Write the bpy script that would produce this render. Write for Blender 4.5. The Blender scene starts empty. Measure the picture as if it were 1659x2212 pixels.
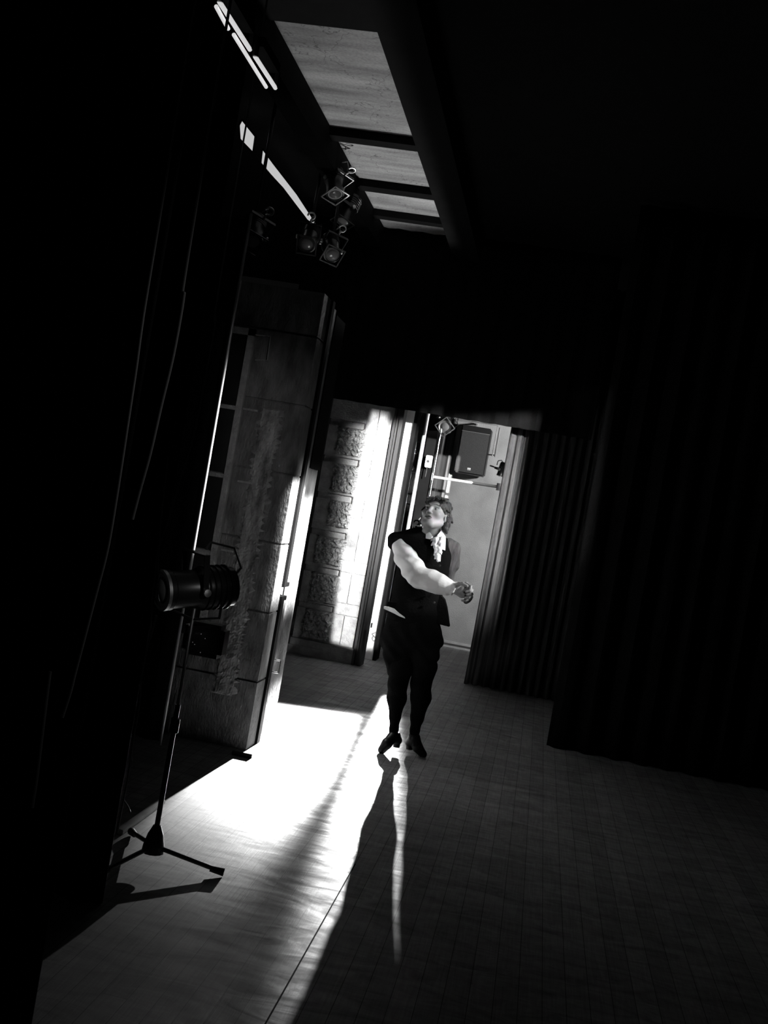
import bpy, bmesh, math, random
import numpy as np
from mathutils import Vector, Matrix
random.seed(4)
C = bpy.context.scene.collection
SC = bpy.context.scene

# ------------------------------------------------------------------ camera
W, H = 1659.0, 2212.0
YAW, PITCH, ROLL, FPX, CAMH = 0.1425, -0.01013, 0.17223, 2418.6, 1.62
_f = np.array([-math.sin(YAW)*math.cos(PITCH), math.cos(YAW)*math.cos(PITCH), math.sin(PITCH)])
_r0 = np.array([math.cos(YAW), math.sin(YAW), 0.0])
_u0 = np.cross(_r0, _f)
_r = _r0*math.cos(ROLL)+_u0*math.sin(ROLL)
_u = -_r0*math.sin(ROLL)+_u0*math.cos(ROLL)
CAM = np.array([0.0, 0.0, CAMH])
def at(px, py, ax, v):
    """the point of the world plane (axis ax = v) that the photograph shows at a pixel"""
    d = _f+_r*(px-W/2)/FPX-_u*(py-H/2)/FPX
    return CAM+d*((v-CAM[ax])/d[ax])
def fl(px, py, z=0.0): return at(px, py, 2, z)
cd = bpy.data.cameras.new('camera'); cam = bpy.data.objects.new('camera', cd); C.objects.link(cam)
cam.matrix_world = Matrix(((_r[0], _u[0], -_f[0], 0), (_r[1], _u[1], -_f[1], 0), (_r[2], _u[2], -_f[2], CAMH), (0, 0, 0, 1)))
cd.sensor_fit = 'VERTICAL'; cd.sensor_height = 36.0; cd.lens = 36.0*FPX/H
cd.clip_start = 0.05; cd.clip_end = 60
SC.camera = cam
# ------------------------------------------------------------------ exposure, world
SC.view_settings.view_transform = 'Standard'; SC.view_settings.look = 'None'
SC.view_settings.exposure = 0.0; SC.view_settings.gamma = 1.0; SC.view_settings.use_curve_mapping = False
wd = bpy.data.worlds.new('dark_hall'); SC.world = wd; wd.use_nodes = True
wd.node_tree.nodes['Background'].inputs[0].default_value = (1, 1, 1, 1)
wd.node_tree.nodes['Background'].inputs[1].default_value = 0.0022

# ------------------------------------------------------------------ lights: shuttered theatre spots, and added fill lamps without fixtures
def spot(name, loc, polys, power, radius=0.012):
    """profile spot; polys = list of (world points of a convex lit shape, edge softness in radians, level)"""
    loc = np.array(loc, float)
    ld = bpy.data.lights.new(name, 'SPOT'); o = bpy.data.objects.new(name, ld); C.objects.link(o)
    ld.energy = power; ld.shadow_soft_size = radius; ld.color = (1, 1, 1)
    dirs = [(np.array(p, float)-loc)/np.linalg.norm(np.array(p, float)-loc) for q in polys for p in q[0]]
    ax = sum(dirs); ax /= np.linalg.norm(ax)
    half = max(math.acos(min(1, float(ax@d))) for d in dirs)+0.12
    ld.spot_size = min(3.1, 2*half); ld.spot_blend = 0.0
    o.location = loc; o.rotation_euler = Vector(ax).to_track_quat('-Z', 'Y').to_euler()
    ld.use_nodes = True; nt = ld.node_tree; N = nt.nodes; L = nt.links
    em = N['Emission']; g = N.new('ShaderNodeNewGeometry')
    def m(op, a, b=None):
        n = N.new('ShaderNodeMath'); n.operation = op
        for i, s in enumerate((a, b)):
            if s is None: continue
            if isinstance(s, (int, float)): n.inputs[i].default_value = s
            else: L.new(s, n.inputs[i])
        return n.outputs[0]
    tot = None
    for pts, soft, lev in polys:
        dd = [(np.array(p, float)-loc) for p in pts]; dd = [d/np.linalg.norm(d) for d in dd]
        cen = sum(dd); cur = None
        softs = soft if isinstance(soft, (list, tuple)) else [soft]*len(dd)
        for i in range(len(dd)):
            n = np.cross(dd[i], dd[(i+1) % len(dd)]); n /= np.linalg.norm(n)
            if n@cen < 0: n = -n
            dn = N.new('ShaderNodeVectorMath'); dn.operation = 'DOT_PRODUCT'
            L.new(g.outputs['Incoming'], dn.inputs[0]); dn.inputs[1].default_value = tuple(n)
            mr = N.new('ShaderNodeMapRange'); mr.interpolation_type = 'SMOOTHERSTEP'
            L.new(dn.outputs['Value'], mr.inputs[0]); mr.inputs[1].default_value = -softs[i]; mr.inputs[2].default_value = softs[i]
            cur = mr.outputs[0] if cur is None else m('MULTIPLY', cur, mr.outputs[0])
        cur = m('MULTIPLY', cur, float(lev)); tot = cur if tot is None else m('ADD', tot, cur)
    L.new(tot, em.inputs['Strength'])
    return o

KEY = (-1.29, 11.80, 1.28)
spot('backlight_spot', KEY, [
    ([(-1.80, 8.05, 0), (-0.95, 8.3, 0), (-0.93, 5.9, 0), (-0.85, 5.0, 0), (-1.0, 4.85, 0), (-1.45, 4.85, 0), (-1.55, 5.1, 0)], (0.010, 0.02, 0.02, 0.05, 0.05, 0.05, 0.012), 1.0),
    ([(-1.25, 9.3, 0), (-0.98, 9.3, 0), (-0.62, 6.7, 0), (-0.24, 4.1, 0), (-0.70, 3.9, 0), (-0.84, 6.0, 0)], (0.03, 0.035, 0.035, 0.045, 0.012, 0.02), 0.3),
    ([(-1.80, 8.05, 0), (-0.85, 8.5, 0), (-0.35, 1.5, 0), (-1.5, 1.2, 0), (-1.56, 4.6, 0)], (0.02, 0.05, 0.04, 0.03, 0.01), 0.012),
], 22000, 0.022)
FR = (2.1, 1.5, 3.2)
spot('front_spot', FR, [
    ([at(780, 925, 1, 10.9), at(1134, 910, 1, 10.9), at(1090, 1250, 1, 10.9), at(730, 1230, 1, 10.9)], (0.005, 0.008, 0.07, 0.02), 2.0),
], 11000, 0.06)
spot('man_spot', (3.5, 4.6, 3.6), [
    ([(-1.12, 7.25, 1.85), (-0.40, 7.25, 1.85), (-0.40, 7.25, 0.85), (-1.12, 7.25, 0.85)], 0.02, 1.0),
], 850, 0.05)
spot('man_side_spot', (3.0, 6.7, 3.1), [
    ([(-0.8, 6.7, 1.95), (-0.8, 7.7, 1.95), (-0.8, 7.7, 0.9), (-0.8, 6.7, 0.9)], 0.02, 1.0),
], 1300, 0.04)
spot('back_wall_flood', (0.9, 11.5, 2.6), [  # added lamp without fixture behind the grey curtain, lights the back wall
    ([(-2.0, 13.6, 2.85), (0.0, 13.6, 2.95), (0.0, 13.6, 0.0), (-2.0, 13.6, 0.0)], (0.04, 0.1, 0.1, 0.1), 1.0),
    ([(-1.28, 11.9, 2.75), (-1.28, 12.2, 2.75), (-1.28, 12.2, 2.4), (-1.28, 11.9, 2.4)], 0.03, 1.2),
    ([(-1.4, 12.3, 2.10), (-0.62, 12.3, 2.12), (-0.62, 12.3, 1.92), (-1.4, 12.3, 1.92)], 0.01, 0.7),
], 330, 0.1)
SD = (1.9, 3.4, 3.0)
spot('pillar_spot', SD, [
    ([at(803, 892, 1, 10.75), at(838, 898, 1, 10.75), at(806, 1155, 1, 10.75), at(749, 1150, 1, 10.75)], (0.008, 0.0045, 0.004, 0.004), 1.0),
    ([at(742, 1185, 1, 10.75), at(790, 1190, 1, 10.75), at(766, 1400, 1, 10.75), at(716, 1385, 1, 10.75)], (0.004, 0.007, 0.005, 0.004), 1.0),
    ([at(850, 905, 1, 11.3), at(900, 905, 1, 11.3), at(820, 1400, 1, 11.3), at(770, 1400, 1, 11.3)], (0.012, 0.004, 0.006, 0.004), 0.8),
    ([at(690, 1050, 1, 10.75), at(790, 1050, 1, 10.75), at(750, 1440, 1, 10.75), at(620, 1400, 1, 10.75)], (0.012, 0.01, 0.01, 0.01), 0.004),
], 9000, 0.01)
spot('jamb_spot', (-0.15, 6.30, 3.85), [
    ([(-1.52, 6.562, 1.62), (-1.56, 7.6, 1.60), (-1.58, 7.7, 0.86), (-1.52, 6.562, 0.90)], (0.012, 0.02, 0.012, 0.003), 1.0),
    ([(-2.05, 6.235, 2.0), (-2.05, 6.285, 2.0), (-2.05, 6.285, 1.0), (-2.05, 6.235, 1.0)], (0.07, 0.003, 0.01, 0.003), 0.35),
], 11000, 0.01)
spot('cable_light', (0.3, 2.95, 3.3), [  # added unseen lamp that lifts the cables out of the dark
    ([at(470, 600, 1, 2.74), at(80, 640, 1, 2.74), at(40, 1790, 1, 2.74), at(330, 1800, 1, 2.74)], 0.05, 1.0),
], 60, 0.02)
spot('wall_wash', (1.3, 1.2, 2.5), [  # added unseen lamp that brightens the wall end, stand lantern, pier and floor
    ([(-2.2, 6.6, 2.45), (-1.5, 6.6, 2.3), (-1.45, 6.6, 0.75), (-2.2, 6.6, 0.8)], (0.03, 0.05, 0.05, 0.05), 0.75),
    ([(-1.55, 4.3, 0.95), (-1.15, 4.3, 0.95), (-1.15, 4.3, 1.3), (-1.55, 4.3, 1.3)], 0.03, 0.6),
    ([(-2.6, 10.75, 1.3), (-1.5, 10.75, 1.3), (-1.5, 10.75, -0.1), (-2.6, 10.75, -0.1)], (0.06, 0.02, 0.02, 0.02), 0.06),
    ([(-2.6, 9.0, 0), (-0.4, 9.0, 0), (-0.4, 13.0, 0), (-2.6, 13.0, 0)], (0.03, 0.02, 0.02, 0.02), 2.2),
], 110, 0.05)
spot('ceiling_uplight', (-1.15, 9.3, 1.2), [  # added lamp in mid air, no fixture built, brightens the plaster strip
    ([(-1.985, 3.0, 4.2), (-1.2, 3.0, 4.2), (-1.2, 10.0, 4.2), (-1.985, 10.4, 4.2)], (0.1, 0.03, 0.09, 0.006), 1.0),
    ([(-2.4, 6.6, 4.2), (-1.985, 6.6, 4.2), (-1.985, 9.8, 4.2), (-2.4, 9.8, 4.2)], 0.03, 0.12),
], 230, 0.03)
spot('side_spill', (-1.0, 4.6, 3.6), [
    ([at(1240, 872, 1, 10.9), at(1310, 860, 1, 10.9), at(1292, 985, 1, 10.9), at(1255, 965, 1, 10.9)], (0.008, 0.004, 0.004, 0.012), 1.0),
], 60, 0.02)

# ------------------------------------------------------------------ materials
def mat(name, val, rough=0.6, metal=0.0, var=0.0, scale=8.0, bump=0.0, bscale=40.0, spec=0.5, emit=0.0, stretch=(1, 1, 1), trans=0.0):
    m = bpy.data.materials.new(name); m.use_nodes = True
    nt = m.node_tree; N = nt.nodes; L = nt.links; b = N['Principled BSDF']
    b.inputs['Base Color'].default_value = (val, val, val, 1); b.inputs['Roughness'].default_value = rough
    b.inputs['Metallic'].default_value = metal; b.inputs['Specular IOR Level'].default_value = spec
    if emit: b.inputs['Emission Color'].default_value = (1, 1, 1, 1); b.inputs['Emission Strength'].default_value = emit
    if trans: b.inputs['Transmission Weight'].default_value = trans
    tc = N.new('ShaderNodeTexCoord'); mp = N.new('ShaderNodeMapping'); mp.inputs['Scale'].default_value = stretch
    L.new(tc.outputs['Object'], mp.inputs[0])
    if True:
        n = N.new('ShaderNodeTexNoise'); n.inputs['Scale'].default_value = scale; n.inputs['Detail'].default_value = 6
        L.new(mp.outputs[0], n.inputs[0])
        r = N.new('ShaderNodeValToRGB'); v = max(var, 0.04)
        r.color_ramp.elements[0].position = 0.3; r.color_ramp.elements[1].position = 0.7
        r.color_ramp.elements[0].color = (val*(1-v),)*3+(1,); r.color_ramp.elements[1].color = (min(1, val*(1+v)),)*3+(1,)
        L.new(n.outputs['Fac'], r.inputs[0]); L.new(r.outputs[0], b.inputs['Base Color'])
    if bump:
        n = N.new('ShaderNodeTexNoise'); n.inputs['Scale'].default_value = bscale; n.inputs['Detail'].default_value = 8
        L.new(mp.outputs[0], n.inputs[0])
        bp = N.new('ShaderNodeBump'); bp.inputs['Strength'].default_value = bump; bp.inputs['Distance'].default_value = 0.02
        L.new(n.outputs['Fac'], bp.inputs['Height']); L.new(bp.outputs[0], b.inputs['Normal'])
    return m
M = {}
M['black_cloth'] = mat('black_cloth', 0.006, 0.95, var=0.3, bump=0.3, bscale=120, spec=0.05)
M['grey_cloth'] = mat('grey_cloth', 0.08, 0.9, var=0.35, scale=5, bump=0.5, bscale=150, stretch=(12, 12, 0.6), spec=0.15)
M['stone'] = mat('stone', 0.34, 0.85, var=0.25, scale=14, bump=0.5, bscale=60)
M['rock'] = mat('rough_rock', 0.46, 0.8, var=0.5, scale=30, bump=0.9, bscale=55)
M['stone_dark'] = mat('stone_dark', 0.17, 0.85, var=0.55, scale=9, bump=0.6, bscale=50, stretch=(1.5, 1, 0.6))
M['worn_stone'] = mat('worn_stone', 0.30, 0.85, var=0.7, scale=11, bump=0.6, bscale=50, stretch=(1.5, 1, 0.5))
M['plaster'] = mat('plaster', 0.40, 0.85, var=0.18, scale=3, bump=0.35, bscale=90)
M['black_paint'] = mat('black_paint', 0.012, 0.45, var=0.3)
M['black_metal'] = mat('black_metal', 0.015, 0.32, var=0.3, spec=0.6)
M['matt_black'] = mat('matt_black', 0.008, 0.9, var=0.2, spec=0.05)
M['pale_metal'] = mat('worn_pale_metal', 0.55, 0.35, 0.35)
M['chrome'] = mat('chrome', 0.75, 0.22, 1.0)
M['steel'] = mat('galvanised_steel', 0.65, 0.45, 1.0, var=0.2)
M['white_paint'] = mat('white_paint', 0.72, 0.6, var=0.1, bump=0.1)
M['wood_dark'] = mat('dark_wood', 0.03, 0.5, var=0.4, stretch=(1, 1, 0.1))
M['wood_pale'] = mat('pale_wood', 0.45, 0.5, var=0.3)
M['rubber'] = mat('black_rubber', 0.015, 0.5)
M['cable'] = mat('cable_sheath', 0.22, 0.35, spec=0.8)
M['glass'] = mat('lens_glass', 0.25, 0.04, 0.0, spec=1.0)
M['skin'] = mat('skin', 0.20, 0.5, var=0.08, scale=20)
M['skin'].node_tree.nodes['Principled BSDF'].inputs['Subsurface Weight'].default_value = 0.0
M['lip'] = mat('lip', 0.10, 0.4)
M['eye'] = mat('eye_white', 0.2, 0.2)
M['iris'] = mat('dark_iris', 0.02, 0.1)
M['hair'] = mat('hair', 0.03, 0.45, var=0.6, scale=60, bump=0.8, bscale=160, stretch=(1, 1, 0.4))
M['shirt'] = mat('white_cotton', 0.55, 0.85, var=0.05, bump=0.25, bscale=25)
M['collar'] = mat('white_linen', 0.9, 0.8, var=0.03, bump=0.2, bscale=60)
M['vest'] = mat('black_wool', 0.0045, 0.95, var=0.4, bump=0.3, bscale=90, spec=0.03)
M['sleeve_grey'] = mat('ribbed_grey_cloth', 0.045, 0.8, var=0.7, scale=14, stretch=(4, 1, 0.8), bump=0.4, bscale=30)
M['leather'] = mat('black_leather', 0.012, 0.35)
M['grille'] = mat('speaker_grille', 0.05, 0.6, var=0.5, scale=300, bump=0.5, bscale=300)
M['tube'] = mat('lit_tube', 0.8, 0.5, emit=0.62)
M['sky_pane'] = mat('daylight_pane', 0.3, 0.5, emit=0.52)  # emission in place of a lit wall seen through gaps
M['chalk'] = mat('chalk', 0.8, 0.9)

def nodes_of(m): nt = m.node_tree; return nt.nodes, nt.links, nt.nodes['Principled BSDF']
# floor: stained boards 84 mm wide running away from the camera
def floor_material():
    m = bpy.data.materials.new('stage_boards'); m.use_nodes = True; N, L, b = nodes_of(m)
    tc = N.new('ShaderNodeTexCoord'); sp = N.new('ShaderNodeSeparateXYZ'); cb = N.new('ShaderNodeCombineXYZ')
    L.new(tc.outputs['Object'], sp.inputs[0])
    def ma(op, a, b2=None, c=None):
        n = N.new('ShaderNodeMath'); n.operation = op
        for q, v in enumerate((a, b2, c)):
            if v is None: continue
            if isinstance(v, (int, float)): n.inputs[q].default_value = v
            else: L.new(v, n.inputs[q])
        return n.outputs[0]
    u = ma('DIVIDE', ma('ADD', sp.outputs[0], 0.566+0.084*60), 0.084); k = ma('FLOOR', u); fx = ma('SUBTRACT', u, k)
    wn_ = N.new('ShaderNodeTexWhiteNoise'); wn_.noise_dimensions = '1D'; L.new(k, wn_.inputs['W'])
    v_ = ma('DIVIDE', ma('ADD', sp.outputs[1], ma('MULTIPLY', wn_.outputs['Value'], 2.6)), 2.6); kv = ma('FLOOR', v_); fy = ma('SUBTRACT', v_, kv)
    ex_ = ma('MULTIPLY', ma('MINIMUM', fx, ma('SUBTRACT', 1.0, fx)), 0.084); ey = ma('MULTIPLY', ma('MINIMUM', fy, ma('SUBTRACT', 1.0, fy)), 2.6)
    gap = ma('MINIMUM', ex_, ey); joint = ma('LESS_THAN', gap, 0.0012)
    wn2 = N.new('ShaderNodeTexWhiteNoise'); wn2.noise_dimensions = '2D'; L.new(k, cb.inputs[0]); L.new(kv, cb.inputs[1]); L.new(cb.outputs[0], wn2.inputs['Vector'])
    tone = ma('MULTIPLY', ma('MULTIPLY_ADD', wn2.outputs['Value'], 0.07, 0.26), ma('MULTIPLY_ADD', joint, -0.85, 1.0))
    cc = N.new('ShaderNodeCombineXYZ')
    for q in range(3): L.new(tone, cc.inputs[q])
    mp = N.new('ShaderNodeMapping'); mp.inputs['Scale'].default_value = (60, 2.5, 1); L.new(tc.outputs['Object'], mp.inputs[0])
    n1 = N.new('ShaderNodeTexNoise'); n1.inputs['Scale'].default_value = 1.5; n1.inputs['Detail'].default_value = 8; n1.inputs['Distortion'].default_value = 1.2; L.new(mp.outputs[0], n1.inputs[0])
    mp2 = N.new('ShaderNodeMapping'); mp2.inputs['Scale'].default_value = (2.6, 8, 1); mp2.inputs['Rotation'].default_value = (0, 0, 0.12); L.new(tc.outputs['Object'], mp2.inputs[0])
    n2 = N.new('ShaderNodeTexNoise'); n2.inputs['Scale'].default_value = 1.2; n2.inputs['Detail'].default_value = 9; n2.inputs['Roughness'].default_value = 0.65; n2.inputs['Distortion'].default_value = 1.5; L.new(mp2.outputs[0], n2.inputs[0])
    def mr(src, a, b2, lo, hi):
        r = N.new('ShaderNodeMapRange'); L.new(src, r.inputs[0])
        for i, v in zip((1, 2, 3, 4), (a, b2, lo, hi)): r.inputs[i].default_value = v
        return r.outputs[0]
    a1 = mr(n1.outputs['Fac'], 0.3, 0.7, 0.82, 1.15); a2 = mr(n2.outputs['Fac'], 0.3, 0.7, 0.62, 1.3)
    mm = N.new('ShaderNodeMath'); mm.operation = 'MULTIPLY'; L.new(a1, mm.inputs[0]); L.new(a2, mm.inputs[1])
    vm = N.new('ShaderNodeVectorMath'); vm.operation = 'SCALE'; L.new(cc.outputs[0], vm.inputs[0]); L.new(mm.outputs[0], vm.inputs['Scale'])
    L.new(vm.outputs[0], b.inputs['Base Color'])
    L.new(mr(n2.outputs['Fac'], 0.3, 0.7, 0.75, 0.5), b.inputs['Roughness']); b.inputs['Specular IOR Level'].default_value = 0.3
    sb = N.new('ShaderNodeMath'); sb.operation = 'MULTIPLY_ADD'; L.new(joint, sb.inputs[0]); sb.inputs[1].default_value = -1.0
    L.new(n1.outputs['Fac'], sb.inputs[2])
    ad = N.new('ShaderNodeMath'); ad.operation = 'MULTIPLY_ADD'; L.new(n2.outputs['Fac'], ad.inputs[0]); ad.inputs[1].default_value = 1.2; L.new(sb.outputs[0], ad.inputs[2])
    bp = N.new('ShaderNodeBump'); bp.inputs['Strength'].default_value = 0.2; bp.inputs['Distance'].default_value = 0.003
    L.new(ad.outputs[0], bp.inputs['Height']); L.new(bp.outputs[0], b.inputs['Normal'])
    return m
# ceiling: stained plaster with fine cracks and streaks across it
def ceiling_material():
    m = mat('stained_plaster', 0.4, 0.9); N, L, b = nodes_of(m)
    tc = N.new('ShaderNodeTexCoord')
    def noise(sc, s, d=8):
        mp = N.new('ShaderNodeMapping'); mp.inputs['Scale'].default_value = sc; L.new(tc.outputs['Object'], mp.inputs[0])
        n = N.new('ShaderNodeTexNoise'); n.inputs['Scale'].default_value = s; n.inputs['Detail'].default_value = d; L.new(mp.outputs[0], n.inputs[0]); return n.outputs['Fac']
    streak = noise((0.7, 4, 1), 1.3); fine = noise((1, 1, 1), 60)
    vo = N.new('ShaderNodeTexVoronoi'); vo.feature = 'DISTANCE_TO_EDGE'; vo.inputs['Scale'].default_value = 2.6
    nz = N.new('ShaderNodeTexNoise'); nz.inputs['Scale'].default_value = 9; L.new(tc.outputs['Object'], nz.inputs[0])
    mx = N.new('ShaderNodeMix'); mx.data_type = 'VECTOR'; mx.inputs[0].default_value = 0.22
    L.new(tc.outputs['Object'], mx.inputs[4]); L.new(nz.outputs['Color'], mx.inputs[5]); L.new(mx.outputs[1], vo.inputs[0])
    def mr(src, a, b2, lo, hi):
        r = N.new('ShaderNodeMapRange'); L.new(src, r.inputs[0])
        for i, v in zip((1, 2, 3, 4), (a, b2, lo, hi)): r.inputs[i].default_value = v
        return r.outputs[0]
    def mul(a, c):
        k = N.new('ShaderNodeMath'); k.operation = 'MULTIPLY'; L.new(a, k.inputs[0]); L.new(c, k.inputs[1]); return k.outputs[0]
    v = mul(mul(mr(streak, 0.32, 0.68, 0.18, 0.48), mr(vo.outputs['Distance'], 0.0, 0.009, 0.4, 1.0)), mr(fine, 0.35, 0.65, 0.85, 1.1))
    L.new(v, b.inputs['Base Color']); return m
M['floor'] = floor_material(); M['ceiling'] = ceiling_material()

# ------------------------------------------------------------------ mesh helpers
class MB:
    def __init__(s): s.v = []; s.f = []
    def add(s, vs, fs):
        k = len(s.v); s.v += [tuple(map(float, v)) for v in vs]; s.f += [tuple(i+k for i in f) for f in fs]; return s
    def box(s, x0, x1, y0, y1, z0, z1, bev=0.0):
        if bev <= 0:
            vs = [(x, y, z) for x in (x0, x1) for y in (y0, y1) for z in (z0, z1)]
            return s.add(vs, [(0, 1, 3, 2), (4, 6, 7, 5), (0, 4, 5, 1), (2, 3, 7, 6), (0, 2, 6, 4), (1, 5, 7, 3)])
        b = bmesh.new(); bmesh.ops.create_cube(b, size=1)
        for v in b.verts: v.co = Vector(((x0+x1)/2+v.co.x*(x1-x0), (y0+y1)/2+v.co.y*(y1-y0), (z0+z1)/2+v.co.z*(z1-z0)))
        bmesh.ops.bevel(b, geom=list(b.edges), offset=bev, segments=2, affect='EDGES')
        return s.bm(b)
    def bm(s, b):
        b.verts.index_update(); s.add([v.co[:] for v in b.verts], [[v.index for v in f.verts] for f in b.faces]); b.free(); return s
    def tube(s, pts, r, n=10, cap=True):
        P = [Vector(p) for p in pts]; rs = r if isinstance(r, (list, tuple)) else [r]*len(P)
        rings = []; prev = None
        for i, p in enumerate(P):
            t = (P[min(i+1, len(P)-1)]-P[max(i-1, 0)]).normalized()
            if prev is None: a = t.orthogonal().normalized()
            else:
                a = prev-t*prev.dot(t); a = a.normalized() if a.length > 1e-6 else t.orthogonal().normalized()
            prev = a; bb = t.cross(a)
            rings.append([p+(a*math.cos(2*math.pi*k/n)+bb*math.sin(2*math.pi*k/n))*rs[i] for k in range(n)])
        vs = [q for R_ in rings for q in R_]; fs = []
        for i in range(len(P)-1):
            for k in range(n): fs.append((i*n+k, i*n+(k+1) % n, (i+1)*n+(k+1) % n, (i+1)*n+k))
        if cap: fs += [tuple(range(n))[::-1], tuple((len(P)-1)*n+k for k in range(n))]
        return s.add(vs, fs)
    def lathe(s, prof, n=24, axis=1):
        """profile = (radius, along) pairs; axis 1 = y"""
        vs = []; fs = []
        for r, h in prof:
            for k in range(n):
                a = 2*math.pi*k/n; c, d = r*math.cos(a), r*math.sin(a)
                vs.append({0: (h, c, d), 1: (c, h, d), 2: (c, d, h)}[axis])
        for i in range(len(prof)-1):
            for k in range(n): fs.append((i*n+k, i*n+(k+1) % n, (i+1)*n+(k+1) % n, (i+1)*n+k))
        fs += [tuple(range(n)), tuple((len(prof)-1)*n+k for k in range(n))]
        return s.add(vs, fs)
    def prism(s, pts, off):
        """polygon of 3-D points given thickness by the vector off"""
        n = len(pts); a = [Vector(p) for p in pts]; vs = a+[p+Vector(off) for p in a]
        fs = [tuple(range(n)), tuple(range(2*n-1, n-1, -1))]+[(i, (i+1) % n, n+(i+1) % n, n+i) for i in range(n)]
        return s.add(vs, fs)
    def ball(s, c, r, seg=12):
        b = bmesh.new(); bmesh.ops.create_uvsphere(b, u_segments=seg, v_segments=max(6, seg//2+2), radius=1)
        rr = r if isinstance(r, (tuple, list)) else (r, r, r)
        for v in b.verts: v.co = Vector((c[0]+v.co.x*rr[0], c[1]+v.co.y*rr[1], c[2]+v.co.z*rr[2]))
        return s.bm(b)
    def shift(s, d): s.v = [(v[0]+d[0], v[1]+d[1], v[2]+d[2]) for v in s.v]; return s
    def build(s, name, m, parent=None, smooth=False, base=None):
        me = bpy.data.meshes.new(name); o = bpy.data.objects.new(name, me); C.objects.link(o)
        org = np.zeros(3)
        if parent is None:
            if base is None and s.v:
                a = np.array(s.v); base = ((a[:, 0].min()+a[:, 0].max())/2, (a[:, 1].min()+a[:, 1].max())/2, a[:, 2].min())
            org = np.array(base); o.location = base
        elif root_of(parent).name not in LOCAL: org = np.array(parent_world(parent))
        me.from_pydata([tuple(np.array(v)-org) for v in s.v], [], s.f); me.update()
        b = bmesh.new(); b.from_mesh(me); bmesh.ops.recalc_face_normals(b, faces=b.faces); b.to_mesh(me); b.free()
        if smooth:
            for p in me.polygons: p.use_smooth = True
            try: me.set_sharp_from_angle(angle=math.radians(40))
            except Exception: pass
        me.materials.append(m)
        if parent is not None:
            o.parent = parent
        return o
LOCAL = set()
def root_of(o):
    while o.parent is not None: o = o.parent
    return o
def parent_world(p):
    v = Vector((0, 0, 0))
    while p is not None: v += p.location; p = p.parent
    return tuple(v)
def tag(o, label=None, cat=None, group=None, kind=None):
    if label: o['label'] = label
    if cat: o['category'] = cat
    if group: o['group'] = group
    if kind: o['kind'] = kind
    return o
def thing(name, label, cat, loc, group=None, world_coords=True):
    """an Empty at the base of a thing; its parts are given in world coordinates (no rotation) or local ones"""
    o = bpy.data.objects.new(name, None); C.objects.link(o); o.location = loc; o.empty_display_size = 0.1
    if not world_coords: LOCAL.add(o.name)
    return tag(o, label, cat, group)
def struct(o): o['kind'] = 'structure'; return o

# ------------------------------------------------------------------ the setting
mb = MB(); mb.add([(-4.5, -0.6, 0), (4.0, -0.6, 0), (4.0, 14.2, 0), (-4.5, 14.2, 0), (-4.5, -0.6, -0.1), (4, -0.6, -0.1), (4, 14.2, -0.1), (-4.5, 14.2, -0.1)],
       [(0, 1, 2, 3), (7, 6, 5, 4), (0, 4, 5, 1), (1, 5, 6, 2), (2, 6, 7, 3), (3, 7, 4, 0)])
floor = struct(mb.build('floor', M['floor'], base=(0, 0, 0)))
mb = MB(); mb.box(-0.5685, -0.5635, -0.6, 4.95, -0.001, 0.0008); tr = struct(mb.build('trim_1', M['matt_black']))   # wide open board joint
CZ = 4.2
struct(MB().box(-4.5, 4.0, -0.6, 14.2, CZ, CZ+0.15).build('ceiling', M['matt_black'], base=(0, 0, 0)))
struct(MB().box(-2.05, -1.2, 1.0, 11.1, CZ-0.02, CZ+0.001).build('trim_0', M['ceiling'], base=(0, 0, 0)))
# ceiling beams
bn = 2
def trim(m, *boxes, mt='matt_black'):
    global bn
    mb = MB()
    for b in boxes: mb.box(*b)
    o = struct(mb.build('trim_%d' % bn, M[mt])); bn += 1; return o
trim(0, (-2.12, -1.975, 0.0, 13.5, 3.98, 4.2))            # long black girder left of the plaster
trim(0, (-1.27, -1.02, 0.0, 13.5, 3.98, 4.2))             # long girder right of the plaster
for y0, y1 in ((5.45, 5.98), (7.80, 7.93), (8.98, 9.13), (9.86, 9.98), (11.0, 11.2)):
    o = trim(0, (-1.975, -1.27, y0, y1, 4.12, 4.2))

def course_wall(x0, x1, y, z0, z1, hc, groove, yback, mb, depth=0.03):
    """ashlar wall face of courses with raked joints, facing the camera"""
    z = z0
    while z < z1-1e-4:
        t = min(z+hc-groove, z1); mb.box(x0, x1, y, yback, z, t)
        if t < z1: mb.box(x0+0.004, x1-0.006, y+depth, yback, t, min(t+groove, z1))
        z += hc
WLH = 2.78
# wall_left: end of the masonry wall on the left, facing the camera, with its stepped jamb
mb = MB()
course_wall(-4.5, -1.52, 6.56, 0.0, WLH, 0.42, 0.012, 6.76, mb, 0.015)
mb.box(-4.5, -1.555, 6.76, 7.12, 0, WLH); mb.box(-4.5, -1.60, 7.12, 7.62, 0, WLH)
wl = struct(mb.build('wall_left', M['stone_dark'], base=(0, 0, 0)))
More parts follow.
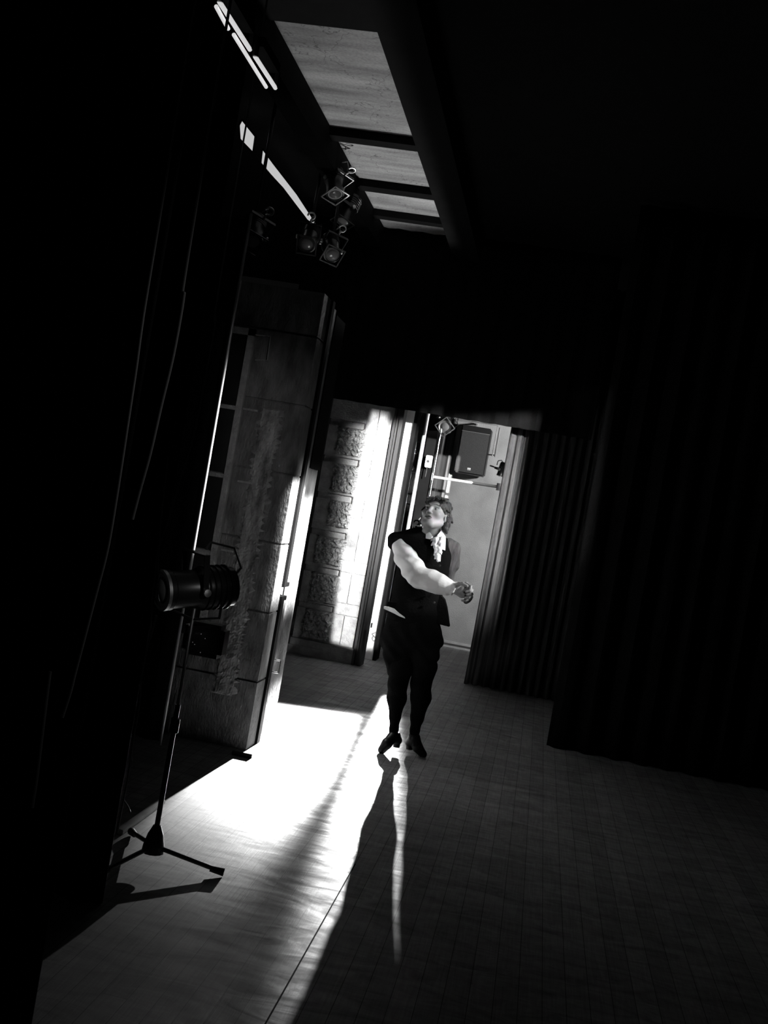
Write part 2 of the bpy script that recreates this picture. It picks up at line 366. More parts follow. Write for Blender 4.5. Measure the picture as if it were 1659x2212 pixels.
# paler rough strip running down the wall end, built as a thin uneven layer
def rough_sheet(x0, x1, z0, z1, y, amp, nx, nz, mb, seed=0, drift=0.0, edge=0.0, thick=0.02):
    rng = np.random.RandomState(seed)
    g = rng.rand(nz+1, nx+1)
    for _ in range(1): g = (g+np.roll(g, 1, 0)+np.roll(g, 1, 1))/3
    vs = []; 
    for j in range(nz+1):
        for i in range(nx+1):
            t = i/nx; z = z0+(z1-z0)*j/nz; b = min(1, min(i, nx-i, j, nz-j)/1.0)
            ex = (edge*(rng.rand()-0.5) if i in (0, nx) else 0)
            vs.append((x0+(x1-x0)*t+drift*(z-z0)+ex, y-thick*b-amp*g[j, i]*b, z))
    fs = [(j*(nx+1)+i, j*(nx+1)+i+1, (j+1)*(nx+1)+i+1, (j+1)*(nx+1)+i) for j in range(nz) for i in range(nx)]
    mb.add(vs, fs)
mb = MB(); rough_sheet(-1.78, -1.65, 0.3, 2.05, 6.56, 0.016, 12, 150, mb, 3, 0.0, 0.05, 0.003)
struct(mb.build('trim_%d' % bn, M['worn_stone'])); bn += 1
# blocked window in that wall: frame and three dark panes
wn = thing('window_1', None, None, (-1.98, 6.56, 0.62)); wn['kind'] = 'structure'
mb = MB(); mb.box(-1.935, -1.895, 6.53, 6.56, 0.62, 2.50); mb.box(-2.30, -1.895, 6.53, 6.56, 2.46, 2.50)
for z in (2.015, 1.60, 1.13): mb.box(-2.30, -1.935, 6.535, 6.56, z-0.012, z+0.012)
mb.build('window_frame', M['stone'], wn)
for z0, z1 in ((2.03, 2.46), (1.62, 2.0), (1.15, 1.585), (0.62, 1.115)):
    MB().box(-2.30, -1.935, 6.548, 6.558, z0, z1).build('pane', M['black_metal'], wn)
mb = MB()
for x0, x1, z in ((-1.90, -1.80, 2.02), (-1.85, -1.76, 1.585), (-1.88, -1.80, 1.16)):
    mb.box(x0, x1, 6.545, 6.56, z-0.006, z+0.006)
mb.tube([(-1.90, 6.545, 2.47), (-1.80, 6.545, 2.475), (-1.795, 6.545, 2.33), (-1.87, 6.545, 2.32)], 0.004, 6)
struct(mb.build('trim_%d' % bn, M['stone'])); bn += 1
# door frame posts and door edge standing on the jamb
mb = MB(); mb.box(-1.553, -1.505, 6.768, 6.835, 0.985, WLH); mb.box(-1.553, -1.505, 6.768, 6.835, 0.0, 0.925); mb.box(-1.553, -1.505, 6.835, 6.905, 0.985, 1.01); mb.box(-1.553, -1.505, 6.835, 6.89, 0.90, 0.925)
dn = struct(mb.build('door_1', M['matt_black']))
mb = MB(); mb.box(-1.553, -1.548, 6.98, 6.99, 0, WLH); mb.box(-1.6, -1.585, 7.30, 7.62, 1.75, WLH)
struct(mb.build('trim_%d' % bn, M['matt_black'])); bn += 1
mb = MB(); mb.tube([(-1.497, 6.99, 0.42), (-1.497, 6.99, 0.50)], 0.006, 8); mb.tube([(-1.555, 6.98, 0.42), (-1.497, 6.99, 0.42)], 0.006, 8); mb.tube([(-1.555, 6.98, 0.50), (-1.497, 6.99, 0.50)], 0.006, 8)
mb.build('door_handle', M['chrome'], dn, True)
# wall_middle: quoined stone pier seen left of the man
mb = MB(); PZ = 0.155
mb.box(-2.245, -1.60, 10.70, 11.5, 0.0, 0.085); mb.box(-2.235, -1.60, 10.72, 11.5, 0.085, 0.15)
z = PZ; k = 0
while z < 4.2:
    t = min(z+0.30, 4.2); mb.box(-2.225, -1.862, 10.75, 11.5, z, t)
    mb.box(-2.225, -1.862, 10.80, 11.5, t, min(t+0.062, 4.2)) if t < 4.2 else None
    z += 0.362; k += 1
z = PZ; k = 0
while z < 4.2:                                            # smooth ashlar beside the quoins, joints staggered
    h = (0.30, 0.115)[k % 2]; t = min(z+h, 4.2)
    if k % 2 == 0: mb.box(-1.860, -1.753, 10.745, 11.5, z, t-0.007); mb.box(-1.745, -1.60, 10.745, 11.5, z, t-0.007)
    else: mb.box(-1.860, -1.60, 10.745, 11.5, z, t-0.007)
    z = t; k += 1
mb.box(-1.87, -1.601, 10.76, 11.45, 0.15, 4.2)
struct(mb.build('wall_middle', M['stone'], base=(0, 0, 0)))
z = PZ; k = 0; mb = MB()
while z < 2.3:
    rough_sheet(-2.10+random.uniform(-0.05, 0.03), -1.87, z+random.uniform(0.01, 0.05), z+0.30, 10.75, 0.11, 18, 20, mb, k, 0, 0.07, 0.01); z += 0.362; k += 1
rk = struct(mb.build('trim_%d' % bn, M['rock'])); bn += 1
trim(0, (-1.598, -1.575, 10.70, 10.9, 0, 4.2), (-1.572, -1.545, 10.73, 10.9, 0, 4.2), (-1.542, -1.505, 10.70, 10.9, 0, 4.2), mt='wood_dark')
trim(0, (-1.72, -1.475, 11.30, 11.5, 0.0, 4.2), mt='white_paint')
trim(0, (-1.475, -1.44, 11.26, 11.5, 0.0, 4.2), mt='matt_black')
# wall_far: dark stone past the pier, with chalk marks
mb = MB(); course_wall(-2.2, -1.44, 12.6, 0, 4.2, 0.35, 0.012, 13.0, mb, 0.02)
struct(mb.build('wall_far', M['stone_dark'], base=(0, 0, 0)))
mb = MB()
for zz in (2.34, 1.99, 1.64): mb.box(-1.66, -1.47, 12.585, 12.6, zz-0.006, zz+0.006)
struct(mb.build('trim_%d' % bn, M['stone'])); bn += 1
def ck(*p): return [tuple(at(x, y, 1, 12.592)) for x, y in p]
mb = MB()
for L_ in (((888, 967), (899, 972), (902, 979)), ((886, 978), (900, 980)), ((889, 974), (885, 992)), ((881, 1005), (880, 1014)), ((889, 1005), (893, 1007), (894, 1011), (891, 1015), (886, 1014), (885, 1009), (889, 1005)), ((883, 1009), (896, 1012))):
    mb.tube(ck(*L_), 0.006, 5)
struct(mb.build('trim_%d' % bn, M['chalk'])); bn += 1
struct(MB().box(-2.4, 4.0, 13.6, 13.8, 0, 4.2).build('wall_back', M['plaster'], base=(0, 0, 0)))
struct(MB().box(-1.6, 0.9, 13.575, 13.6, 0.05, 0.075).box(-1.6, 0.9, 13.58, 13.6, 0, 0.022).build('baseboard_back', M['white_paint']))
struct(MB().box(3.8, 4.0, -0.6, 13.6, 0, 4.2).build('wall_right', M['black_paint'], base=(0, 0, 0)))
# glowing strips standing in for the lit upper wall behind the dark rigging
def glow_strip(n, pts, z):
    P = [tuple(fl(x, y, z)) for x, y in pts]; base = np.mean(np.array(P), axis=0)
    e = thing('window_%d' % n, None, None, tuple(base)); e['kind'] = 'structure'  # no real window here: a glowing pane in a dark frame
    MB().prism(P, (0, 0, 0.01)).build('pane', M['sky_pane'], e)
    fr = MB()
    for i in range(len(P)):
        a, b = Vector(P[i]), Vector(P[(i+1) % len(P)]); c = Vector(base)
        fr.tube([a+(a-c).normalized()*0.012+Vector((0, 0, .006)), b+(b-c).normalized()*0.012+Vector((0, 0, .006))], 0.007, 5)
    fr.build('window_frame', M['matt_black'], e)
glow_strip(2, ((523, 262), (549, 297), (545, 326), (520, 300), (518, 272)), 4.02)
glow_strip(3, ((568, 325), (590, 355), (640, 420), (684, 487), (664, 474), (612, 405), (585, 376), (565, 352)), 4.02)

# ------------------------------------------------------------------ curtains
def pleated(name, label, x0, x1, y, z0, z1, m, amp=0.035, pitch=0.11, seed=1, flare=0.0, cat='curtain', group=None, nz=14, thin=0.012):
    rng = np.random.RandomState(seed); n = max(12, int(abs(x1-x0)/pitch*10)); mb = MB(); vs = []
    ph = rng.rand()*6; w = rng.rand(6)*6
    for j in range(nz+1):
        t = j/nz; z = z0+(z1-z0)*t; am = amp*(1.0+0.5*(1-t))
        for i in range(n+1):
            s = i/n; x = x0+(x1-x0)*s
            q = math.sin(2*math.pi*x/pitch+ph+0.7*math.sin(3.1*x+w[0])+0.3*math.sin(1.1*z+w[1]))
            x2 = x-flare*(1-t)**2*(1-s)*math.copysign(1, x1-x0)
            vs.append((x2, y+am*(q*0.8+0.3*math.sin(5.3*math.pi*x/pitch+w[2])*0.6), z))
    fs = [(j*(n+1)+i, j*(n+1)+i+1, (j+1)*(n+1)+i+1, (j+1)*(n+1)+i) for j in range(nz) for i in range(n)]
    mb.add(vs, fs); o = mb.build(name, m, None, True)
    sd = o.modifiers.new('thickness', 'SOLIDIFY'); sd.thickness = thin; sd.offset = 0
    return tag(o, label, cat, group)
pleated('stage_curtain', 'long grey pleated curtain right of the man, its left folds catching the light', -0.47, 0.55, 10.95, 0.0, 4.0, M['grey_cloth'], 0.04, 0.085, 5, 0.03)
pleated('stage_curtain', 'black masking curtain filling the dark right side, nearer than the grey pleated curtain', 0.30, 3.7, 8.6, 0.0, 4.15, M['black_cloth'], 0.03, 0.2, 6)
pleated('stage_curtain', 'nearest black leg curtain at the lower left corner behind the hanging cables', -1.085, -3.6, 2.80, 0.0, 4.1, M['black_cloth'], 0.02, 0.2, 7)
pleated('stage_curtain', 'second black leg curtain at far left, just behind the tripod lantern stand', -1.335, -3.9, 3.89, 0.0, 4.1, M['black_cloth'], 0.02, 0.2, 8)
pleated('stage_curtain', 'black leg curtain against the stone wall left of the bright vertical pipe', -1.99, -4.2, 6.36, 0.0, 3.1, M['black_cloth'], 0.02, 0.2, 9)
pleated('drape', 'dark grey drape hanging beside the wall speaker at the back', -1.50, -1.23, 13.42, 1.45, 4.2, M['wood_dark'], 0.02, 0.12, 11, cat='drape')
pleated('border_curtain', 'black border curtain hung across from the ceiling above the stone pier', -2.7, 0.28, 10.5, 2.50, 4.2, M['black_cloth'], 0.02, 0.2, 13)
# a fold of the grey curtain bunched on the boards
# ------------------------------------------------------------------ pipes, scaffold
def pipe(name, label, pts, r, m, cat='pipe', group=None, extra=None):
    mb = MB().tube(pts, r, 14)
    if extra: extra(mb)
    return tag(mb.build(name, m, None, True), label, cat, group)
EA = at(416, 1214, 1, 6.3)
pipe('boom_pipe', 'bright thin vertical pipe along the edge of the black curtain, above the stand lantern', [(EA[0]+0.006, 6.26, 0.0), (EA[0]+0.006, 6.26, 3.12)], 0.0085, M['pale_metal'])
pipe('scaffold_pipe', 'tall vertical steel pipe right of the white panel, behind the man', [(-1.43, 11.98, 0), (-1.43, 11.98, 2.72)], 0.022, M['pale_metal'])
trim(0, (-1.41, -1.30, 12.10, 12.20, 0.0, 3.2), mt='matt_black')
pipe('scaffold_pipe', 'thin vertical steel pipe with a white box on it, behind the man', [(-1.262, 12.0, 0), (-1.262, 12.0, 2.55)], 0.009, M['chrome'])
pa = at(925, 1028, 1, 12.3); pb = at(1084, 1053, 1, 12.3)
def ex(mb):
    mb.tube([tuple(pa+np.array([.02, 0, -0.04])), tuple(pa+np.array([.02, 0, 0.04]))], 0.03, 10); mb.tube([tuple(pb-np.array([.03, 0, -0.04])), tuple(pb-np.array([.03, 0, 0.04]))], 0.03, 10)
pipe('cross_pipe', 'horizontal steel pipe below the wall speaker at head height', [tuple(pa), tuple(pb)], 0.016, M['pale_metal'], extra=ex)
o = MB()
c = at(926, 997, 1, 11.95); o.box(c[0]-0.035, c[0]+0.035, c[1]-0.02, c[1]+0.043, c[2]-0.065, c[2]+0.065, 0.006)
sw = thing('switch_box', 'white box with a dark round knob on the thin pipe above the man', 'switch box', (c[0], c[1], c[2]-0.065))
o.build('housing', M['white_paint'], sw)
MB().tube([(c[0]-.004, c[1]-0.022, c[2]), (c[0]-.004, c[1]-0.034, c[2])], 0.014, 12).build('knob', M['black_metal'], sw)
MB().tube([(c[0]-.004, c[1]-0.02, c[2]-0.06), (c[0]-.006, c[1]-0.02, c[2]-0.17)], 0.006, 8).build('conduit', M['black_metal'], sw)
c = at(796, 1350, 1, 11.28)
eb = thing('electrical_box', 'white electrical box low on the white panel left of the man', 'electrical box', (c[0], c[1], c[2]-0.05))
MB().box(c[0]-0.03, c[0]+0.035, c[1]-0.02, c[1]+0.01, c[2]-0.05, c[2]+0.05, 0.006).build('housing', M['collar'], eb)
MB().box(c[0]+0.028, c[0]+0.042, c[1]-0.03, c[1]-0.0, c[2]-0.02, c[2]+0.03, 0.003).build('toggle', M['black_metal'], eb)
p = [tuple(at(x, y, 1, 11.295)) for x, y in ((822, 1369), (812, 1366), (804, 1369), (807, 1374), (812, 1378), (811, 1384), (806, 1384), (804, 1378), (808, 1372))]
tag(MB().tube(p, 0.006, 6).build('cable_loop', M['cable'], None, True), 'small dark loop of cable on the panel at the level of the man\'s hip', 'cable')

# ------------------------------------------------------------------ stage lanterns (local frame: lens looks along -Y, yoke above along +Z)
def lantern_parts(t, L_=0.30, R=0.075, square=True, doors=True, hook=True, fm='steel'):
    h = MB().lathe([(R*0.55, L_*0.55), (R*0.95, L_*0.5), (R*1.02, L_*0.30), (R*1.02, 0.02), (R*0.9, 0.0), (R*0.9, -L_*0.32), (R*0.97, -L_*0.34), (R*0.97, -L_*0.40), (R*0.80, -L_*0.42), (R*0.80, -L_*0.36)], 28)
    for k in range(5): h.lathe([(R*1.02, L_*(0.08+k*0.075)), (R*1.09, L_*(0.09+k*0.075)), (R*1.09, L_*(0.105+k*0.075)), (R*1.02, L_*(0.115+k*0.075))], 28)
    h.build('housing', M['black_metal'], t, True)
    r = R*0.78; MB().lathe([(0.001, -L_*0.47), (r*0.4, -L_*0.462), (r*0.75, -L_*0.44), (r, -L_*0.405), (r, -L_*0.395), (0.001, -L_*0.395)], 28).build('lens', M['glass'], t, True)
    MB().lathe([(R*0.80, -L_*0.43), (R*0.86, -L_*0.445), (R*0.98, -L_*0.44), (R*0.98, -L_*0.40), (R*0.80, -L_*0.40)], 28).build('lens_ring', M[fm], t, True)
    if square:
        s = R*1.12; y0, y1 = -L_*0.50, -L_*0.47; f = MB(); w = R*0.13
        for a in ((-s, s, -s, -s+w), (-s, s, s-w, s), (-s, -s+w, -s, s), (s-w, s, -s, s)): f.box(a[0], a[1], y0, y1, a[2], a[3])
        f.build('colour_frame', M[fm], t)
    if doors:
        s = R*1.1; y = -L_*0.47
        for k in range(4):
            a = k*math.pi/2; ca, sa = math.cos(a), math.sin(a)
            q = [(-s*0.9, 0, s), (s*0.9, 0, s), (s*1.2, -0.09, s*1.5), (-s*1.2, -0.09, s*1.5)]
            MB().prism([(x*ca-z*sa, y+yy, x*sa+z*ca) for x, yy, z in q], (0, 0.003, 0)).build('barn_door', M['black_metal'], t)
    yk = MB(); w = R*1.25
    yk.prism([(-w, -0.012, -0.01), (-w, 0.012, -0.01), (-w, 0.012, R*1.7), (-w, -0.012, R*1.7)], (0.005, 0, 0)); yk.prism([(w, -0.012, -0.01), (w, 0.012, -0.01), (w, 0.012, R*1.7), (w, -0.012, R*1.7)], (-0.005, 0, 0)); yk.box(-w, w, -0.012, 0.012, R*1.7, R*1.7+0.006)
    y = yk.build('yoke', M['black_metal'], t)
    for sx in (-1, 1): MB().lathe([(0.004, 0), (0.016, 0.002), (0.016, 0.014), (0.006, 0.016)], 10, 0).build('knob', M['steel'], t, True).location = (sx*(w+0.001)-(0.016 if sx < 0 else 0), 0, 0)
    if hook:
        z = R*1.7+0.006; c = MB().tube([(0, 0, z), (0, 0, z+0.03)], 0.008, 8)
        c.tube([(0.028*math.cos(a)+0.0, 0, z+0.06+0.028*math.sin(a)) for a in [math.radians(d) for d in range(-90, 181, 30)]], 0.007, 8)
        c.build('hook_clamp', M['steel'], t, True)
    MB().tube([(0, L_*0.5, R*0.3), (0.01, L_*0.62, R*0.9), (0.02, L_*0.5, R*1.9), (0.0, L_*0.2, R*2.2), (0.01, 0.04, R*1.9)], 0.005, 6).build('cable', M['cable'], t, True)
def lantern(label, loc, aim, roll=0.0, group=None, **k):
    t = thing('stage_lantern', label, 'stage light', loc, group, world_coords=False)
    d = (Vector(aim)-Vector(loc)).normalized(); up = Vector((0, 0, 1)); x = up.cross(d).normalized(); z = x.cross(-d)
    m = Matrix((x, -d, z)).transposed()                 # local -Y is the aim direction... local +Y points backwards
    m = m @ Matrix.Rotation(roll, 3, 'Y')
    t.rotation_euler = m.to_euler(); lantern_parts(t, **k); return t
# lantern on the tripod stand, near left
SX, SY = -1.328, 4.395
lz = at(425, 1272, 1, SY)[2]
lantern('black stage lantern with a round glass lens on the tripod stand at left', (SX-0.015, SY, lz), (SX-0.78, SY-0.75, lz-0.16), 0.0, L_=0.33, R=0.085, square=False, doors=False, hook=False)
st = thing('tripod_stand', 'thin black tripod stand on the lit boards at left', 'stand', (SX, SY, 0))
MB().tube([(SX, SY, 0.08), (SX, SY, 0.66)], 0.011, 12).build('pole', M['black_metal'], st, True)
MB().tube([(SX, SY, 0.60), (SX, SY, lz-0.08)], 0.0065, 10).build('inner_pole', M['steel'], st, True)
MB().lathe([(0.012, 0.54), (0.02, 0.545), (0.02, 0.60), (0.012, 0.605)], 14, 2).shift((SX, SY, 0)).build('collar', M['black_metal'], st, True)
hub = MB()
for (r0, z0, r1, z1) in ((0.046, 0.05, 0.043, 0.08), (0.043, 0.08, 0.032, 0.125), (0.032, 0.125, 0.016, 0.16)): hub.tube([(SX, SY, z0), (SX, SY, z1)], [r0, r1], 14)
hub.build('hub', M['black_metal'], st, True)
for tip in (fl(478, 1893), (-1.445, 4.13, 0), fl(283, 1806)):
    d = np.array([tip[0]-SX, tip[1]-SY, 0]); n = d/np.linalg.norm(d); a = np.array([SX, SY, 0.07])+n*0.03; e = np.array([tip[0], tip[1], 0.018])
    lg = MB().tube([tuple(a), tuple(e)], 0.0095, 10).build('leg', M['black_metal'], st, True)
    e2 = e+n*0.0; s = e-n*0.05+np.array([0, 0, .006])
    MB().tube([tuple(s), tuple(e2+n*0.008)], [0.0125, 0.017], 10).build('rubber_foot', M['rubber'], lg, True)
# fork holding the lantern
MB().tube([(SX-0.11, SY, lz+0.02), (SX-0.108, SY, lz-0.10), (SX, SY, lz-0.125), (SX+0.108, SY, lz-0.10), (SX+0.11, SY, lz+0.02)], 0.006, 8).build('fork', M['black_metal'], st, True)
# dimmer box hung beneath
bx = at(442, 1382, 1, 4.52)
db = thing('dimmer_box', 'dark equipment box hanging just below the stand lantern', 'box', (bx[0], 4.54, bx[2]-0.07))
MB().box(bx[0]-0.09, bx[0]+0.085, 4.49, 4.60, bx[2]-0.07, bx[2]+0.07, 0.02).build('case', M['black_metal'], db)
for dx, dz in ((-0.01, 0.025), (0.01, 0.01), (-0.04, -0.015), (-0.03, -0.022), (0.0, -0.05)): MB().ball((bx[0]+dx, 4.489, bx[2]+dz), 0.0035, 8).build('screw', M['chrome'], db)
MB().tube([(SX, SY, bx[2]+0.02), (bx[0]-0.05, 4.52, bx[2]+0.02)], 0.01, 8).build('bracket', M['black_metal'], db)

# overhead lanterns along the girder and in the shade at left
OV = 'lanterns rigged along the black girder'
for lab, loc, aim, rl in (
    ('overhead lantern highest on the girder, beside the first ceiling beam', at(722, 395, 0, -2.0), (-1.0, 7.0, 1.0), 0.3),
    ('overhead lantern just below the highest one on the girder', at(752, 455, 0, -2.0), (-2.6, 7.6, 0.5), -0.5),
    ('overhead lantern with its lens turned down, below the tapering skylight strip', at(715, 535, 0, -2.02), (-1.2, 7.0, 2.0), 0.2),
    ('overhead lantern under the tip of the tapering skylight strip', at(668, 515, 0, -2.15), (-1.8, 6.0, 1.6), 0.0),
    ('dark overhead lantern furthest left under the skylights', at(548, 500, 0, -2.15), (-1.5, 5.0, 1.0), 0.4)):
    loc = tuple(loc); t = lantern(lab, loc, aim, rl, None, L_=0.26, R=0.07, square=True, doors=False, fm='black_metal')
    d = MB().tube([(loc[0], loc[1], loc[2]+0.13), (loc[0], loc[1], 3.99 if -2.12 < loc[0] < -1.97 else 4.2)], 0.012, 8)
    tag(d.build('drop_pipe', M['black_metal'], None, True), 'dark drop pipe above the '+lab.replace('overhead ', ''), 'pipe')
# fluorescent battens
def batten(label, p0, p1, q0, q1, z):
    a, b = fl(*p0, z), fl(*p1, z); c, d = fl(*q0, z), fl(*q1, z)
    base = (a+b)/2; t = thing('fluorescent_light', label, 'light', (base[0], base[1], z))
    MB().tube([tuple(a), tuple(b)], 0.0068, 12).build('tube', M['tube'], t, True)
    MB().tube([tuple(c), tuple(d)], 0.006, 12).build('tube', M['tube'], t, True)
    for e in (a, b): MB().tube([tuple(e-np.array([0, .0, 0])), tuple(e+np.array([0.0, 0.0, 0.05]))], 0.009, 8).build('end_cap', M['black_metal'], t)
    MB().box(min(a[0], c[0])-0.01, max(b[0], d[0])+0.01, a[1]+0.02, b[1]-0.02, z+0.04, z+0.07).build('batten_body', M['matt_black'], t)
batten('twin fluorescent strip at the top left, cut by the edge of the photo', (474, 4), (540, 107), (467, 14), (493, 62), 2.88)
batten('twin fluorescent strip below the topmost one, left of the girder', (551, 122), (595, 190), (505, 75), (575, 188), 2.88)

# lanterns at the back, above the man, and the shell round the lamp that throws the backlight
lantern('lantern clamped on the thin pipe at head height, hidden behind the man', (KEY[0], KEY[1]+0.11, KEY[2]+0.02), (-1.1, 6.0, 0), 0.0, L_=0.22, R=0.07, square=False, doors=False)
lantern('lantern with a square tilted frame round its lens, above the man\'s head', tuple(at(960, 918, 1, 12.1)), (-0.35, 7.0, 1.3), math.radians(45), L_=0.26, R=0.072, square=True, doors=False)
lantern('dark lantern at the top of the steel pipe, left of the square framed one', tuple(at(914, 868, 1, 12.15)), (-2.2, 9.0, 1.5), 0.3, L_=0.26, R=0.07, square=True, doors=True, fm='black_metal')
lantern('dark lantern between the two others above the man, pointing at the boards', tuple(at(950, 872, 1, 12.5)), (-1.1, 6.0, 0), 0.2, L_=0.26, R=0.07, square=True, doors=False, fm='black_metal')
lantern('small lantern clamped at the right end of the horizontal pipe', tuple(at(1083, 1015, 1, 12.3)), (-0.9, 12.5, 0.2), 0.0, L_=0.16, R=0.035, square=False, doors=False)
pipe('lighting_bar', 'black bar carrying the lanterns above the man', [(-1.75, 12.2, 2.98), (-0.9, 12.2, 2.98)], 0.024, M['black_metal'])

# ------------------------------------------------------------------ wall speaker
y = 13.25; a = at(1003, 918, 1, y); b = at(1066, 1026, 1, y)
x0, x1, z0, z1 = a[0]-0.025, a[0]+0.33, 2.10, 2.67
sp = thing('wall_speaker', 'dark loudspeaker with a small pale badge on the back wall', 'speaker', ((x0+x1)/2, y+0.12, z0))
MB().box(x0, x1, y, y+0.28, z0, z1, 0.015).build('cabinet', M['black_paint'], sp)
MB().box(x0+0.012, x1-0.012, y-0.012, y, z0+0.012, z1-0.075, 0.005).build('grille', M['grille'], sp)
MB().box(x0+0.15, x0+0.19, y-0.016, y-0.012, z0+0.055, z0+0.072).box(x0+0.15, x0+0.19, y-0.016, y-0.012, z0+0.045, z0+0.05).build('badge', M['collar'], sp)
MB().box(x0+0.01, x1-0.01, y-0.014, y-0.006, z1-0.075, z1-0.07).build('trim_strip', M['steel'], sp)
bk = MB(); bk.tube([(x0+0.1, y-0.01, z1+0.05), (x1+0.06, y-0.01, z1+0.05), (x1+0.06, y-0.01, z0+0.25)], 0.007, 6); bk.tube([(x1+0.09, y, z1+0.03), (x1+0.09, y, z0+0.25)], 0.01, 6); bk.tube([(x1, y+0.1, z0+0.27), (x1+0.09, y, z0+0.27)], 0.008, 6); bk.tube([(x0+.15, y+.1, z1-.005), (x0+.15, y+.3, z1+.05), (x0+.15, y+.36, z1+.05)], .01, 6)
bk.build('bracket', M['steel'], sp, True)

# ------------------------------------------------------------------ hanging cables in front of the left curtains
def smooth(pts, n=6):
    P = [np.array(p, float) for p in pts]; P = [2*P[0]-P[1]]+P+[2*P[-1]-P[-2]]; out = []
    for i in range(1, len(P)-2):
        for k in range(n):
            t = k/n; a, b, c, d = P[i-1:i+3]
            out.append(0.5*((2*b)+(-a+c)*t+(2*a-5*b+4*c-d)*t*t+(-a+3*b-3*c+d)*t**3))
    out.append(P[-2]); return out
def cable(label, pts, y, r=0.0035, up=False):
    p = [tuple(at(x, yy, 1, y)) for x, yy in pts]
    if up: p = [(p[0][0]-0.01, y, 4.2), (p[0][0]-0.005, y, p[0][2]*0.5+2.1)]+p
    tag(MB().tube(smooth(p), r, 8).build('hanging_cable', M['cable'], None, True), label, 'cable')
cable('long thin cable furthest left, hanging down the nearest black curtain', [(330, 560), (307, 703), (295, 792), (279, 898), (262, 1011), (242, 1137), (229, 1203), (209, 1279), (182, 1382), (163, 1454), (153, 1494), (135, 1550)], 2.74, up=True)
cable('long cable ending in mid air, second of those on the left curtain', [(405, 560), (398, 632), (388, 696), (372, 779), (348, 878), (325, 978), (302, 1061), (286, 1122)], 2.74, 0.004, True)
cable('cable bowing down to the tripod lantern beside the bright pipe', [(470, 640), (467, 686), (453, 766), (435, 862), (415, 955), (391, 1031), (377, 1081), (355, 1150), (340, 1193), (335, 1243), (328, 1293), (326, 1340), (322, 1382), (308, 1450), (300, 1529), (289, 1591), (276, 1680), (262, 1752), (253, 1800)], 3.81, 0.0035, True)
cable('short straight cable between the two longer ones above the tripod lantern', [(363, 988), (353, 1077), (345, 1160), (341, 1240)], 3.855, 0.003)
cable('short cable low in the lower left darkness', [(109, 1450), (101, 1511), (90, 1600), (80, 1680), (70, 1745)], 2.765, 0.004)
cable('small curled cable end beside the tripod pole', [(282, 1635), (285, 1645), (285, 1652), (280, 1656)], 3.86, 0.0035)
cable('lower curled cable end above the foot of the tripod stand', [(266, 1727), (272, 1736), (278, 1746), (281, 1755)], 3.86, 0.0035)
cable('taut cable running down from the lantern to a clip on the pole at left', [(338, 1330), (332, 1350), (328, 1365), (322, 1384)], 3.86, 0.005)

# ------------------------------------------------------------------ small things on the floor
a = fl(250, 1801); b = fl(357, 1740)
tag(MB().box(-1.585, -1.552, a[1], b[1]+0.02, 0.0, 0.022, 0.003).build('wooden_batten', M['wood_pale'], None), 'narrow wooden batten lying along the dark edge of the boards behind the stand', 'batten')
tag(MB().tube([(-1.56, 6.40, 0.012), (-1.44, 6.40, 0.012)], 0.012, 8).build('door_stop', M['rubber'], None, True), 'short dark bar lying on the boards at the foot of the wall end', 'door stop')
